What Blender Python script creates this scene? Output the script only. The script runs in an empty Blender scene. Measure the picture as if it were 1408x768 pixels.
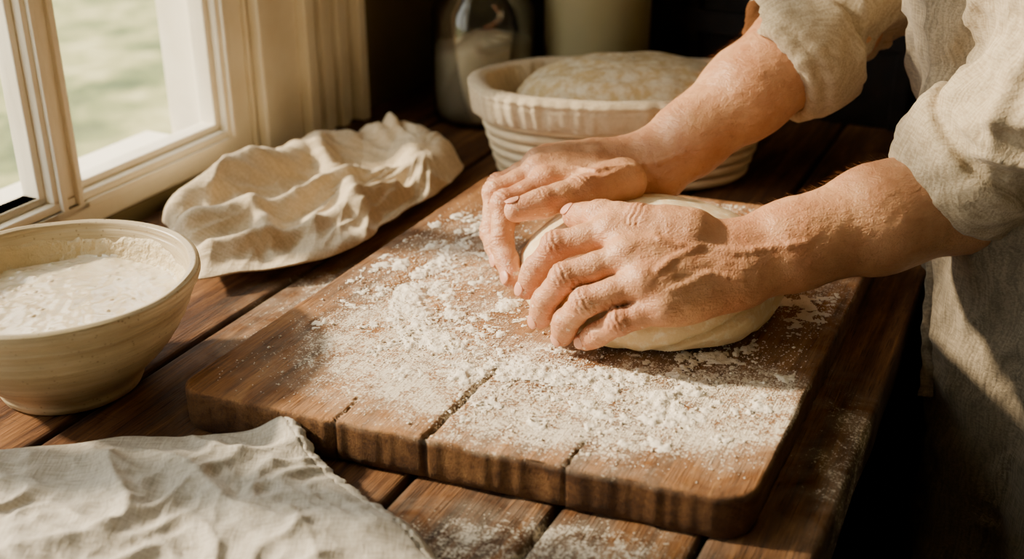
import bpy, bmesh, math, random, time
import numpy as np
from mathutils import Vector, Matrix, noise
random.seed(4); np.random.seed(4)
scene=bpy.context.scene
TT=0.75; CH=0.46; PIT=math.radians(25); F=1600.0
cp,sp=math.cos(PIT),math.sin(PIT)
ANG=math.radians(25.9)
D2=np.array([math.sin(ANG),math.cos(ANG)]); N2=np.array([math.cos(ANG),-math.sin(ANG)])
W0=np.array([-.432,1.069])
def V3(a): return Vector((float(a[0]),float(a[1]),float(a[2])))
def C(px,py,z):
    u=(px-704)/F; v=(py-384)/F
    return np.array([u*z, z*(cp-v*sp), TT+CH-z*(sp+v*cp)])
def P(px,py,h):
    v=(py-384)/F
    return C(px,py,(CH-h)/(sp+v*cp))
def RM(s,t,h):  # room coordinates -> world
    p=W0+N2*s+D2*t
    return np.array([p[0],p[1],TT+h])

# ---------------------------------------------------------------- materials
def srgb(r,g,b):
    f=lambda c:(c/255/12.92) if c/255<=.04045 else ((c/255+.055)/1.055)**2.4
    return (f(r),f(g),f(b),1)
class M:
    def __init__(s,name,rough=.6,**kw):
        s.m=bpy.data.materials.new(name); s.m.use_nodes=True
        s.t=s.m.node_tree; s.b=s.t.nodes['Principled BSDF']; s.b.inputs['Roughness'].default_value=rough
        for k,v in kw.items(): s.b.inputs[k].default_value=v
        s._co={}
    def n(s,ty,ins=None,**at):
        n=s.t.nodes.new(ty)
        for k,v in at.items(): setattr(n,k,v)
        for k,v in (ins or {}).items(): s.set(n.inputs[k],v)
        return n
    def set(s,sock,v):
        if isinstance(v,bpy.types.NodeSocket): s.t.links.new(v,sock)
        else: sock.default_value=v
    def co(s,scale=(1,1,1),src='Object'):
        k=src
        if k not in s._co: s._co[k]=s.n('ShaderNodeTexCoord').outputs[src]
        return s.n('ShaderNodeMapping',{'Vector':s._co[k],'Scale':scale}).outputs[0]
    def noise(s,scale,detail=4,vec=None,rough=.55,dist=0):
        return s.n('ShaderNodeTexNoise',{'Vector':vec if vec else s.co(),'Scale':scale,'Detail':detail,'Roughness':rough,'Distortion':dist}).outputs[0]
    def voro(s,scale,vec=None,feature='F1'):
        return s.n('ShaderNodeTexVoronoi',{'Vector':vec if vec else s.co(),'Scale':scale},feature=feature).outputs[0]
    def ramp(s,fac,stops):
        r=s.n('ShaderNodeValToRGB',{'Fac':fac}); e=r.color_ramp.elements
        while len(e)<len(stops): e.new(.5)
        for i,(p,c) in enumerate(stops):
            e[i].position=p; e[i].color=c if len(c)==4 else (*c,1)
        return r.outputs[0]
    def val(s,fac,a,b,c=0,d=1):
        return s.n('ShaderNodeMapRange',{'Value':fac,'From Min':a,'From Max':b,'To Min':c,'To Max':d}).outputs[0]
    def mix(s,fac,a,b,mode='MIX'):
        n=s.n('ShaderNodeMix',data_type='RGBA',blend_type=mode)
        s.set(n.inputs[0],fac); s.set(n.inputs[6],a); s.set(n.inputs[7],b); return n.outputs[2]
    def math(s,op,a,b=0):
        n=s.n('ShaderNodeMath',operation=op); s.set(n.inputs[0],a); s.set(n.inputs[1],b); return n.outputs[0]
    def attr(s,name): return s.n('ShaderNodeAttribute',attribute_name=name).outputs['Fac']
    def bump(s,h,strength=.3,dist=.002,prev=None):
        n=s.n('ShaderNodeBump',{'Height':h,'Strength':strength,'Distance':dist})
        if prev: s.set(n.inputs['Normal'],prev)
        return n.outputs[0]
    def out(s,color=None,normal=None,rough=None):
        if color is not None: s.set(s.b.inputs['Base Color'],color)
        if normal is not None: s.set(s.b.inputs['Normal'],normal)
        if rough is not None: s.set(s.b.inputs['Roughness'],rough)
        return s.m
def mat_simple(name,col,rough=.6,var=.12,scale=30,bump=.1,**kw):
    m=M(name,rough,**kw); nz=m.noise(scale)
    dk=tuple(c*(1-var*2) for c in col[:3])+(1,)
    return m.out(m.mix(nz,dk,col),m.bump(m.noise(scale*8),bump,.001))
def mat_wood(name,cd,cm,cl,gs=1.0,rough=.5,dust=False,plank=False):
    m=M(name,rough,**{'Specular IOR Level':.25})
    v=m.co((14*gs,1.1*gs,14*gs)); base=m.noise(2.2,8,v,.65,.8)
    fine=m.noise(9,6,m.co((30*gs,1.6*gs,30*gs)),.7,.3)
    blot=m.noise(5,3,m.co()); blot2=m.noise(14,6,m.co((1,.45,1)),.7,.8)
    f=m.math('ADD',m.math('MULTIPLY',base,.6),m.math('MULTIPLY',fine,.4))
    col=m.ramp(f,[(.36,cd),(.5,cm),(.64,cl)])
    col=m.mix(m.val(blot,.35,.7,0,.8),col,m.mix(1.0,col,(.56,.48,.42,1),'MULTIPLY'))
    col=m.mix(m.val(blot2,.50,.66,0,.75),col,m.mix(1.0,col,(.42,.34,.28,1),'MULTIPLY'))
    kv=m.n('ShaderNodeTexVoronoi',{'Vector':m.co((1,.42,1)),'Scale':5.5}).outputs[0]
    col=m.mix(m.val(kv,.03,.095,.95,0),col,cd)
    sc=m.noise(14,3,m.co((60*gs,2.2*gs,60*gs)),.5)
    col=m.mix(m.val(sc,.58,.68,0,.8),col,cd)
    sc2=m.noise(11,2,m.co((3,70,3)),.5,.2)
    col=m.mix(m.val(sc2,.66,.70,0,.5),col,cd)
    if plank:
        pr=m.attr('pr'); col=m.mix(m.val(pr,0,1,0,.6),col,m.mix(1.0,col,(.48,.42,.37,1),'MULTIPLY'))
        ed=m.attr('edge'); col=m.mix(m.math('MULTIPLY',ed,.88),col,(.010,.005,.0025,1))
    nb=m.bump(m.math('ADD',f,m.math('MULTIPLY',sc,-.8)),.6,.002)
    r=m.val(fine,.3,.7,rough-.1,rough+.2)
    if dust:
        d=m.attr('dust')
        g=m.noise(480,3,m.co(),.8); g2=m.noise(110,6,m.co(),.8); g3=m.noise(26,5,m.co(),.65,.8)
        gg=m.math('ADD',m.math('ADD',m.math('MULTIPLY',g,.45),m.math('MULTIPLY',g2,.35)),m.math('MULTIPLY',g3,.20))
        thr=m.math('SUBTRACT',.66,m.math('MULTIPLY',d,.20))
        k=m.val(m.math('SUBTRACT',gg,thr),0,.05,0,.92)
        film=m.math('MULTIPLY',d,m.val(g3,.35,.7,.0,.34))
        k=m.math('MAXIMUM',k,film)
        col=m.mix(k,col,srgb(238,227,206)); r=m.mix(k,r,(.95,.95,.95,1))
    return m.out(col,nb,r)
def mat_linen(name,col,col2,sc=1.0,attr=None):
    m=M(name,.92,**{'Sheen Weight':.15})
    a=m.noise(55*sc,2,m.co((12,1,12)),.5); b=m.noise(55*sc,2,m.co((1,12,1)),.5); w=m.math('ADD',a,b)
    blot=m.noise(9,4)
    c=m.mix(m.val(w,.8,1.2),col2,col); c=m.mix(m.val(blot,.3,.75,0,.3),c,col2)
    fb=m.noise(34,5,m.co(),.6)
    n1=m.bump(fb,.35,.006); return m.out(c,m.bump(w,.5,.0009,n1))
LIN=mat_linen('linen_cream',srgb(218,200,170),srgb(188,168,136))
LIN2=mat_linen('linen_white',srgb(204,197,183),srgb(172,163,146))
LINL=mat_linen('liner_linen',srgb(230,212,182),srgb(204,184,150))
SHIRT=mat_linen('shirt_linen',srgb(198,182,154),srgb(164,146,118))
APRON=mat_linen('apron_linen',srgb(144,131,110),srgb(108,97,80))
PAINT=M('window_paint',.45); PAINT=PAINT.out(PAINT.mix(PAINT.val(PAINT.noise(14,5),.45,.75,0,.4),srgb(240,232,212),srgb(208,192,158)),PAINT.bump(PAINT.noise(90,3,PAINT.co((1,1,.2))),.25,.002))
WOODT=mat_wood('table_wood',srgb(42,26,15),srgb(112,75,43),srgb(164,118,72),1.0,.72,dust=True,plank=True)
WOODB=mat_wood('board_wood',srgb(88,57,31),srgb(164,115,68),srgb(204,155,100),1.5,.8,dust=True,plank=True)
WOODD=mat_wood('dark_wood',srgb(14,9,6),srgb(27,19,12),srgb(42,30,19),.6,.55)
WALL=mat_simple('wall_plaster_olive',srgb(128,114,80),.85,.1,6,.2)
CEIL=mat_simple('ceiling_plaster',srgb(214,202,178),.9,.05,6)
CREAMW=mat_simple('wall_plaster_cream',srgb(206,192,164),.9,.05,6)
FLOURM=M('flour',.97); FLOURM=FLOURM.out(FLOURM.mix(FLOURM.noise(80,4),srgb(232,221,200),srgb(246,238,223)),FLOURM.bump(FLOURM.noise(600,3),.6,.001))

# ---------------------------------------------------------------- mesh helpers
def link(ob,parent=None):
    scene.collection.objects.link(ob)
    if parent is not None: ob.parent=parent
    return ob
def empty(name,loc=(0,0,0)):
    e=bpy.data.objects.new(name,None); e.empty_display_size=.1; link(e); e.location=loc
    bpy.context.view_layer.update(); return e
def mesh(name,verts,faces,mat,parent=None,smooth=True,attrs=None,frame=None):
    verts=np.asarray(verts,float)
    if frame is None:
        c=verts.mean(0); frame=Matrix.Translation(V3(c))
    inv=np.array(frame.inverted())
    lv=verts@inv[:3,:3].T+inv[:3,3]
    me=bpy.data.meshes.new(name); me.from_pydata(lv.tolist(),[],[tuple(int(i) for i in f) for f in faces]); me.update()
    if smooth: me.polygons.foreach_set('use_smooth',[True]*len(me.polygons))
    for k,a in (attrs or {}).items():
        at=me.attributes.new(k,'FLOAT','POINT'); at.data.foreach_set('value',np.asarray(a,np.float32))
    if mat: me.materials.append(mat)
    ob=bpy.data.objects.new(name,me); scene.collection.objects.link(ob)
    if parent is not None:
        ob.parent=parent; ob.matrix_parent_inverse=parent.matrix_world.inverted()
    ob.matrix_world=frame
    return ob
def roomframe(p): return Matrix.Translation(V3(p))@Matrix.Rotation(-ANG,4,'Z')
def boxes(name,bl,mat,parent=None,bev=.002,attrs=False):
    bm=bmesh.new()
    for (s0,s1,t0,t1,h0,h1) in bl:
        vs=[bm.verts.new((s,t,h)) for h in (h0,h1) for s,t in ((s0,t0),(s1,t0),(s1,t1),(s0,t1))]
        for f in ((3,2,1,0),(4,5,6,7),(0,1,5,4),(1,2,6,5),(2,3,7,6),(3,0,4,7)): bm.faces.new([vs[i] for i in f])
    if bev: bmesh.ops.bevel(bm,geom=bm.edges[:],offset=bev,segments=2,affect='EDGES',profile=.6)
    me=bpy.data.meshes.new(name); bm.to_mesh(me); bm.free()
    if mat: me.materials.append(mat)
    ob=bpy.data.objects.new(name,me); scene.collection.objects.link(ob)
    if parent is not None: ob.parent=parent; ob.matrix_parent_inverse=parent.matrix_world.inverted()
    ob.matrix_world=roomframe(RM(0,0,0)); return ob
def lathe(name,prof,mat,center,parent=None,n=96,oval=(1,1),rot=0,disp=None,close=True,attrs=None):
    vs=[];fs=[]
    cr,sr=math.cos(rot),math.sin(rot)
    for j,(r,h) in enumerate(prof):
        for i in range(n):
            a=2*math.pi*i/n; rr,hh=r,h
            if disp: rr,hh=disp(a,r,h,j)
            if isinstance(rr,tuple): x,y=rr
            else: x,y=rr*math.cos(a)*oval[0],rr*math.sin(a)*oval[1]
            vs.append((center[0]+x*cr-y*sr,center[1]+x*sr+y*cr,center[2]+hh))
    m=len(prof)
    for j in range(m-1):
        for i in range(n):
            k=(i+1)%n; fs.append((j*n+i,j*n+k,(j+1)*n+k,(j+1)*n+i))
    if close:
        fs.append(tuple(reversed(range(n)))); 
        fs.append(tuple((m-1)*n+i for i in range(n)))
    return mesh(name,vs,fs,mat,parent,frame=Matrix.Translation(Vector(center)),attrs=attrs)
def nz(p,s,o=0): return noise.noise(Vector((p[0]*s+o,p[1]*s-o,p[2]*s+2*o)))

# ---------------------------------------------------------------- SDF / surface nets
def surface_nets(V,org,h):
    S=V<0
    nx,ny,nz_=V.shape
    c=np.zeros((nx-1,ny-1,nz_-1),np.int8)
    for a in (0,1):
        for b in (0,1):
            for d in (0,1): c+=S[a:nx-1+a,b:ny-1+b,d:nz_-1+d]
    act=(c>0)&(c<8); cells=np.argwhere(act)
    idx=-np.ones(act.shape,np.int64); idx[act]=np.arange(len(cells))
    acc=np.zeros((len(cells),3)); cnt=np.zeros(len(cells))
    cor=[(a,b,d) for a in(0,1) for b in(0,1) for d in(0,1)]
    for A in cor:
        for B in cor:
            if sum(B)-sum(A)==1 and all(B[i]>=A[i] for i in range(3)):
                va=V[cells[:,0]+A[0],cells[:,1]+A[1],cells[:,2]+A[2]]; vb=V[cells[:,0]+B[0],cells[:,1]+B[1],cells[:,2]+B[2]]
                cr=(va<0)!=(vb<0); t=np.where(cr,va/np.where(cr,va-vb,1),0)
                p=np.array(A)[None]+t[:,None]*(np.array(B)-np.array(A))[None]
                acc+=p*cr[:,None]; cnt+=cr
    verts=org+h*(cells+acc/cnt[:,None]); faces=[]
    for ax in range(3):
        o=[(ax+1)%3,(ax+2)%3]
        sl0=[slice(None)]*3; sl1=[slice(None)]*3; sl0[ax]=slice(0,-1); sl1[ax]=slice(1,None)
        a=S[tuple(sl0)]; b=S[tuple(sl1)]; e=np.argwhere(a!=b)
        e=e[(e[:,o[0]]>=1)&(e[:,o[1]]>=1)&(e[:,o[0]]<V.shape[o[0]]-1)&(e[:,o[1]]<V.shape[o[1]]-1)]
        ins=S[e[:,0],e[:,1],e[:,2]]
        def cell(d0,d1):
            q=e.copy(); q[:,o[0]]+=d0; q[:,o[1]]+=d1; return idx[q[:,0],q[:,1],q[:,2]]
        q=np.stack([cell(-1,-1),cell(0,-1),cell(0,0),cell(-1,0)],1)
        q[~ins]=q[~ins][:,::-1]; faces.append(q)
    return verts,np.concatenate(faces)
class Grid:
    def __init__(s,lo,hi,h):
        s.lo=np.array(lo,float); s.h=h; s.n=np.ceil((np.array(hi)-s.lo)/h).astype(int)+1
    def new(s,v=.06): return np.full(tuple(s.n),v,np.float32)
    def box(s,lo,hi):
        a=np.clip(np.floor((lo-s.lo)/s.h).astype(int),0,s.n); b=np.clip(np.ceil((hi-s.lo)/s.h).astype(int)+1,0,s.n)
        sl=tuple(slice(a[i],b[i]) for i in range(3))
        g=[(s.lo[i]+s.h*np.arange(a[i],b[i])).astype(np.float32) for i in range(3)]
        return sl,(g[0][:,None,None],g[1][None,:,None],g[2][None,None,:])
    def seg(s,V,a,b,ra,rb,k=.005,neg=False):
        a=np.array(a,float);b=np.array(b,float); m=max(ra,rb)+k+3*s.h
        sl,(X,Y,Z)=s.box(np.minimum(a,b)-m,np.maximum(a,b)+m)
        if V[sl].size==0: return
        ab=b-a; L=max(float(ab@ab),1e-9)
        t=np.clip(((X-a[0])*ab[0]+(Y-a[1])*ab[1]+(Z-a[2])*ab[2])/L,0,1)
        d=np.sqrt((X-a[0]-t*ab[0])**2+(Y-a[1]-t*ab[1])**2+(Z-a[2]-t*ab[2])**2)-(ra+(rb-ra)*t)
        s.put(V,sl,d,k,neg)
    def ell(s,V,c,ax,rad,k=.005):
        c=np.array(c,float); m=max(rad)+k+3*s.h; sl,(X,Y,Z)=s.box(c-m,c+m)
        q=[((X-c[0])*a[0]+(Y-c[1])*a[1]+(Z-c[2])*a[2])/r for a,r in zip(ax,rad)]
        l=np.sqrt(q[0]**2+q[1]**2+q[2]**2); s.put(V,sl,(l-1)*min(rad),k)
    def cyl(s,V,a,b,ra,rb,rd=.006,k=.004):
        a=np.array(a,float);b=np.array(b,float); m=max(ra,rb)+k+3*s.h
        sl,(X,Y,Z)=s.box(np.minimum(a,b)-m,np.maximum(a,b)+m)
        L=np.linalg.norm(b-a); u=(b-a)/L
        t=(X-a[0])*u[0]+(Y-a[1])*u[1]+(Z-a[2])*u[2]
        d=np.sqrt(np.maximum((X-a[0])**2+(Y-a[1])**2+(Z-a[2])**2-t*t,0)); R=ra+(rb-ra)*np.clip(t/L,0,1)
        q0=d-(R-rd); q1=np.abs(t-L/2)-(L/2-rd)
        s.put(V,sl,np.sqrt(np.maximum(q0,0)**2+np.maximum(q1,0)**2)+np.minimum(np.maximum(q0,q1),0)-rd,k)
    def put(s,V,sl,d,k,neg=False):
        cur=V[sl]
        if neg: V[sl]=np.maximum(cur,-d); return
        if k<=0: V[sl]=np.minimum(cur,d); return
        hh=np.maximum(k-np.abs(cur-d),0)/k; V[sl]=np.minimum(cur,d)-hh*hh*k*.25
def smin(a,b,k):
    hh=np.maximum(k-np.abs(a-b),0)/k; return np.minimum(a,b)-hh*hh*k*.25
def unit(v): v=np.asarray(v,float); return v/np.linalg.norm(v)
def vnormals(verts,faces):
    f=np.asarray(faces); n=np.cross(verts[f[:,2]]-verts[f[:,0]],verts[f[:,3]]-verts[f[:,1]])
    out=np.zeros_like(verts)
    for i in range(4): np.add.at(out,f[:,i],n)
    return out/np.maximum(np.linalg.norm(out,axis=1,keepdims=True),1e-12)

# ---------------------------------------------------------------- room
SW=.774
boxes('floor',[(-.12,3.2,-3.2,.87,-.80,-.75)],WOODD,bev=0)
boxes('ceiling',[(-.12,3.2,-3.2,.87,1.75,1.80)],CEIL,bev=0)
ZB,ZT=.012,1.25
WT=.12
boxes('wall_window',[(-WT,0,-3.2,.87,-.75,ZB),(-WT,0,-3.2,.87,ZT,1.75),(-WT,0,.295,.87,ZB,ZT),(-WT,0,-1.35,-1.15,ZB,ZT),(-WT,0,-3.2,-2.6,ZB,ZT)],WALL,bev=0)
boxes('wall_back',[(0,3.2,.75,.87,-.75,1.75)],WOODD,bev=0)
boxes('wall_right',[(3.1,3.2,-3.2,.75,-.75,1.75)],CREAMW,bev=0)
boxes('wall_front',[(0,3.1,-3.3,-3.2,-.75,1.75)],CREAMW,bev=0)
boxes('trim_1',[(0,3.1,.735,.75,.10,.13),(0,3.1,.70,.75,.26,.285),(0,3.1,.735,.75,.60,.64)]+[(x,x+.02,.738,.75,-.7,1.6) for x in np.arange(.1,3,.28)],WOODD,bev=.002)
GLS=M('window_glass',.02); tr=GLS.n('ShaderNodeBsdfTransparent',{'Color':(.97,.98,.97,1)}); gl=GLS.n('ShaderNodeBsdfGlossy',{'Roughness':.02}); mx=GLS.n('ShaderNodeMixShader',{0:.04,1:tr.outputs[0],2:gl.outputs[0]})
GLS.t.links.new(mx.outputs[0],GLS.t.nodes['Material Output'].inputs[0])
def window(name,t0,t1,muls):
    e=empty(name,tuple(RM(-.05,(t0+t1)/2,.6)))
    b=[]
    S0,S1=-.046,-.004
    b+= [(S0,S1,t1-.045,t1,ZB,ZT),(S0,S1,t0,t0+.045,ZB,ZT),(S0,S1,t0+.045,t1-.045,ZB,ZB+.036),(S0,S1,t0+.045,t1-.045,ZT-.05,ZT)]
    for m in muls: b+=[(S0,S1,m-.020,m+.020,ZB+.036,ZT-.05)]
    boxes('sash',b,PAINT,e,.003)
    b2=[]
    edges=[t0+.045]+sum([[m-.020,m+.020] for m in muls],[])+[t1-.045]
    for i in range(0,len(edges),2):
        a,c=edges[i],edges[i+1]
        b2+=[(S0+.01,S1-.010,a,a+.008,ZB+.036,ZT-.05),(S0+.01,S1-.010,c-.008,c,ZB+.036,ZT-.05),(S0+.01,S1-.010,a,c,ZB+.036,ZB+.044)]
        b2+=[(S1-.001,S1+.005,a-.013,a-.006,ZB+.026,ZT-.05),(S1-.001,S1+.005,c+.006,c+.013,ZB+.026,ZT-.05),(S1-.001,S1+.005,a,c,ZB+.020,ZB+.028)]
    b2+=[(S0,S1,t0+.04,t1-.04,.62,.65)]
    boxes('glazing_beads',b2,PAINT,e,.0015)
    boxes('jamb_lining',[(-WT-.01,0,t1,t1+.012,ZB,ZT),(-WT-.01,0,t0-.012,t0,ZB,ZT),(-WT-.01,0,t0,t1,ZT-.012,ZT),(-WT-.05,-.045,t0,t1,ZB-.03,ZB)],PAINT,e,.002)
    boxes('glass',[(-.030,-.027,t0+.04,t1-.04,ZB+.03,ZT-.04)],GLS.m,e,0)
    return e
w1=window('window_1',-1.15,.290,[.001,-.40,-.80])
w2=window('added_fill_window',-2.6,-1.35,[-1.75,-2.2])  # added window, out of view, lets in skylight as fill
cs=[(0,.016,.295,.365,-.0,ZT+.1),(0,.03,.365,.385,-.0,ZT+.1)]
for i,(a,hh) in enumerate([(.385,.018),(.402,.026),(.420,.018),(.438,.026),(.456,.018),(.474,.034)]): cs.append((0,hh,a,a+.0165,0,ZT+.1))
boxes('trim_2',cs,PAINT,bev=.003)
# ---------------------------------------------------------------- outside
lw=M('lawn_grass',.95)
a=lw.noise(1.3,6,lw.co(),.6,.4); b=lw.noise(5,5,lw.co(),.7)
colr=lw.ramp(lw.math('ADD',lw.math('MULTIPLY',a,.65),lw.math('MULTIPLY',b,.35)),[(.40,srgb(62,76,38)),(.47,srgb(106,114,64)),(.54,srgb(160,154,100)),(.63,srgb(216,204,160))])
lw.out(colr,lw.bump(b,.5,.05))
lg=[RM(s,t,0) for s,t in ((-40,-15),(-WT,-15),(-WT,30),(-40,30))]
mesh('lawn',[(p[0],p[1],-.15) for p in lg],[(0,1,2,3)],lw.m,smooth=False)
lf=M('shrub_leaves',.8); lf.out(lf.mix(lf.val(lf.noise(9,5),.4,.6),srgb(86,98,54),srgb(158,154,100)))
def shrub(name,c,r,zs=.8):
    bm=bmesh.new(); bmesh.ops.create_icosphere(bm,subdivisions=5,radius=1)
    vs=[]
    for v in bm.verts:
        p=v.co.copy(); k=1+.35*noise.noise(p*2.3+Vector(c))+.22*noise.noise(p*7)+.1*noise.noise(p*18)
        vs.append((c[0]+p.x*r*k,c[1]+p.y*r*k,c[2]+max(p.z,-.6)*r*k*zs))
    fs=[[v.index for v in f.verts] for f in bm.faces]; bm.free()
    return mesh(name,vs,fs,lf.m)
shrub('garden_shrub',(-3.6,7.4,-.05),.6,.4); shrub('garden_shrub.001',(-5.2,8.0,.0),.9,.5)

# ---------------------------------------------------------------- table
table=empty('kitchen_table',tuple(RM(SW/2,-.3,-.1)))
edges_s=[0.002,.118,.238,.372,.501,.606,.702,SW]
prt=[.35,.6,.1,.5,.15,.25,.35]
tv=[];tf=[];tpr=[];ted=[]
TL0,TL1=-1.35,.745
for i in range(len(edges_s)-1):
    s0,s1=edges_s[i]+.0012,edges_s[i+1]-.0012
    nS=int((s1-s0)/.006)+2; nT=330
    pr=prt[i]; o=len(tv)
    dz=random.uniform(-.0008,.0008)
    for j in range(nT+1):
        t=TL0+(TL1-TL0)*j/nT
        wob0=.0012*noise.noise(Vector((t*9,i,0))); wob1=.0012*noise.noise(Vector((t*9,i+1,0)))
        a,b=s0+wob0,s1+wob1
        if i==len(edges_s)-2: b+=.002*noise.noise(Vector((t*14,5,0)))
        prof=[(a,-.04),(a,-.006),(a+.0015,-.002),(a+.004,-.0004)]+[(a+.006+(b-a-.012)*q/nS,0) for q in range(nS+1)]+[(b-.004,-.0004),(b-.0015,-.002),(b,-.006),(b,-.04)]
        for (s,h) in prof:
            hh=h+dz*(h>-.01)
            if h>-.003: hh+=.0007*noise.noise(Vector((s*40,t*5,i)))-.0008*max(0,noise.noise(Vector((s*90,t*7,i+9))))*1.5
            tv.append(RM(s,t,hh-.0010)); tpr.append(pr)
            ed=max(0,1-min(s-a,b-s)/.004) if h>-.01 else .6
            ted.append(ed)
        m=len(prof)
    for j in range(nT):
        for q in range(m-1): tf.append((o+j*m+q,o+(j+1)*m+q,o+(j+1)*m+q+1,o+j*m+q+1))
        tf.append((o+j*m+m-1,o+(j+1)*m+m-1,o+(j+1)*m,o+j*m))
    tf.append(tuple(o+q for q in range(m))); tf.append(tuple(o+nT*m+q for q in reversed(range(m))))
tv=np.array(tv)
def gauss(pts,blobs):
    d=np.zeros(len(pts))
    for (px,py,rx,ry,amp) in blobs:
        c=P(px,py,.033)[:2]; q=pts[:,:2]-c
        d=d+amp*np.exp(-((q[:,0]/rx)**2+(q[:,1]/ry)**2))
    return d
tdu=np.clip(gauss(tv,[(620,690,.10,.05,.8),(840,700,.07,.04,.7),(430,400,.05,.12,.5),(330,440,.04,.1,.5),(1160,620,.04,.08,.6),(1180,520,.03,.10,.6),(500,340,.08,.05,.6),(1010,280,.2,.07,.6)]),0,.85)
mesh('table_top',tv,tf,WOODT,table,attrs={'pr':tpr,'edge':ted,'dust':tdu},frame=roomframe(RM(0,0,0)))
boxes('table_frame',[(.03,SW-.04,-1.3,-1.27,-.13,-.04),(.03,SW-.04,.69,.72,-.13,-.04),(SW-.06,SW-.035,-1.3,.7,-.13,-.04),(.03,.055,-1.3,.7,-.13,-.04)],WOODD,table,.002)
boxes('table_legs',[(SW-.105,SW-.035,.64,.71,-.75,-.04),(.035,.105,.64,.71,-.75,-.04),(SW-.105,SW-.035,-1.3,-1.23,-.75,-.04),(.035,.105,-1.3,-1.23,-.75,-.04)],WOODD,table,.004)

# ---------------------------------------------------------------- cutting board
BH=.033
A2=np.array([-.247,.729]); e1=unit([.942,-.335]); e2=D2; BW,BD=.418,.515
def BP(a,b): return A2+e1*a+e2*b
FBL=[(585,415,.038,.06,1.0),(622,470,.035,.03,.85),(555,375,.035,.05,.6),(640,345,.045,.045,.65),(700,500,.065,.022,.8),(800,520,.085,.02,.75),(900,540,.08,.024,.55),(830,580,.10,.035,.36),(740,560,.06,.03,.4),(950,290,.08,.04,.8),(1080,420,.05,.045,.75),(960,580,.05,.03,.28),(500,440,.045,.05,.32),(1010,490,.06,.025,.6),(650,305,.05,.03,.5),(690,430,.03,.03,.5)]
CRK=[(.477,.0,.125,.0021),(.313,.0,.06,.0008),(.717,.0,.05,.0010)]
def crack_x(f,b): return f*BW+.0030*noise.noise(Vector((b*40,f*9,0)))+.0012*noise.noise(Vector((b*200,f*9,4)))
def build_board():
    nu,nv=250,310; ins=.003; r=.020
    top=np.zeros((nv+1,nu+1,2))
    for j in range(nv+1):
        b=ins+(BD-2*ins)*j/nv
        dd=min(b-ins,BD-ins-b); k=0
        if dd<r: k=r-math.sqrt(max(0,r*r-(r-dd)**2))
        for i in range(nu+1):
            a=ins+k+(BW-2*ins-2*k)*i/nu
            top[j,i]=BP(a,b)
    flat=top.reshape(-1,2)
    M2=np.linalg.inv(np.array([e1,e2]).T); loc=(flat-A2)@M2.T
    z=np.full(len(flat),BH)
    edge=np.zeros(len(flat)); pr=np.zeros(len(flat))
    seams=[0,.155,.313,.477,.717,.86,1.01]; prs=[.7,.1,.5,.0,.6,.3]
    for i in range(len(seams)-1):
        m=(loc[:,0]/BW>=seams[i])&(loc[:,0]/BW<seams[i+1]); pr[m]=prs[i]
    for (f,b0,b1,w) in CRK:
        cx=np.array([crack_x(f,b) for b in loc[:,1]])
        dist=np.abs(loc[:,0]-cx); ww=w*np.clip((b1-loc[:,1])/.05,0,1)
        c=np.where(loc[:,1]<b1,np.clip(1-dist/(ww+1e-6)/1.3,0,1),0)
        z-=.004*np.sqrt(c); edge=np.maximum(edge,np.minimum(1,1.3*np.sqrt(c)))
    for i in (1,2,3,4,5):
        dist=np.abs(loc[:,0]-seams[i]*BW); edge=np.maximum(edge,.28*np.clip(1-dist/.0014,0,1))
    z+=np.array([.0006*noise.noise(Vector((p[0]*40,p[1]*8,0)))+.0005*noise.noise(Vector((p[0]*15,p[1]*15,3))) for p in loc])
    verts=[np.array([flat[i,0],flat[i,1],TT+z[i]]) for i in range(len(flat))]
    W=nu+1; idx=lambda j,i:j*W+i
    faces=[(idx(j,i),idx(j,i+1),idx(j+1,i+1),idx(j+1,i)) for j in range(nv) for i in range(nu)]
    loop=[idx(0,i) for i in range(nu)]+[idx(j,nu) for j in range(nv)]+[idx(nv,i) for i in range(nu,0,-1)]+[idx(j,0) for j in range(nv,0,-1)]
    L=len(loop); pts=np.array([flat[i] for i in loop])
    tan=np.roll(pts,-3,0)-np.roll(pts,3,0); tan/=np.linalg.norm(tan,axis=1,keepdims=True); nor=np.stack([tan[:,1],-tan[:,0]],1)
    eL=edge[loop]; eC=np.where(eL>.3,eL,0); pL=pr[loop]; prev=loop
    wob=np.array([noise.noise(Vector((p[0]*35,p[1]*35,1)))*.0016+noise.noise(Vector((p[0]*120,p[1]*120,1)))*.0010 for p in pts])
    edge=list(edge); pr=list(pr)
    for (o,h,dk) in [(.0010,BH-.0004,0),(.0020,BH-.0012,.3),(.0024,BH-.0026,.52),(.0025,BH-.006,.62),(.0025,BH-.016,.66),(.0024,.008,.74),(.0016,.002,.85),(.0,.0003,.85)]:  # last value darkens the side faces in colour, painted-in shade
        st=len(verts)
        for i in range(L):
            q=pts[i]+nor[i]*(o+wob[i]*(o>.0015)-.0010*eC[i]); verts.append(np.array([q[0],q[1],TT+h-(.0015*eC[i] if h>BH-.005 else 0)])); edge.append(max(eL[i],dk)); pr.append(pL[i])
        new=list(range(st,st+L))
        for i in range(L): k=(i+1)%L; faces.append((prev[i],new[i],new[k],prev[k]))
        prev=new
    faces.append(tuple(reversed(prev)))
    verts=np.array(verts)
    blobs=[(600,420,.10,.12,.7),(640,340,.08,.08,.5),(730,520,.11,.06,.5),(900,560,.12,.06,.5),(840,590,.12,.05,.4),(470,460,.06,.07,.5),(1120,400,.06,.09,.8),(950,300,.10,.06,.6),(560,520,.07,.05,.4),(1030,540,.08,.07,.5),(760,600,.22,.14,.3)]
    dust=np.clip(gauss(verts,blobs),0,1.0)*(verts[:,2]>TT+BH-.006)
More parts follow.
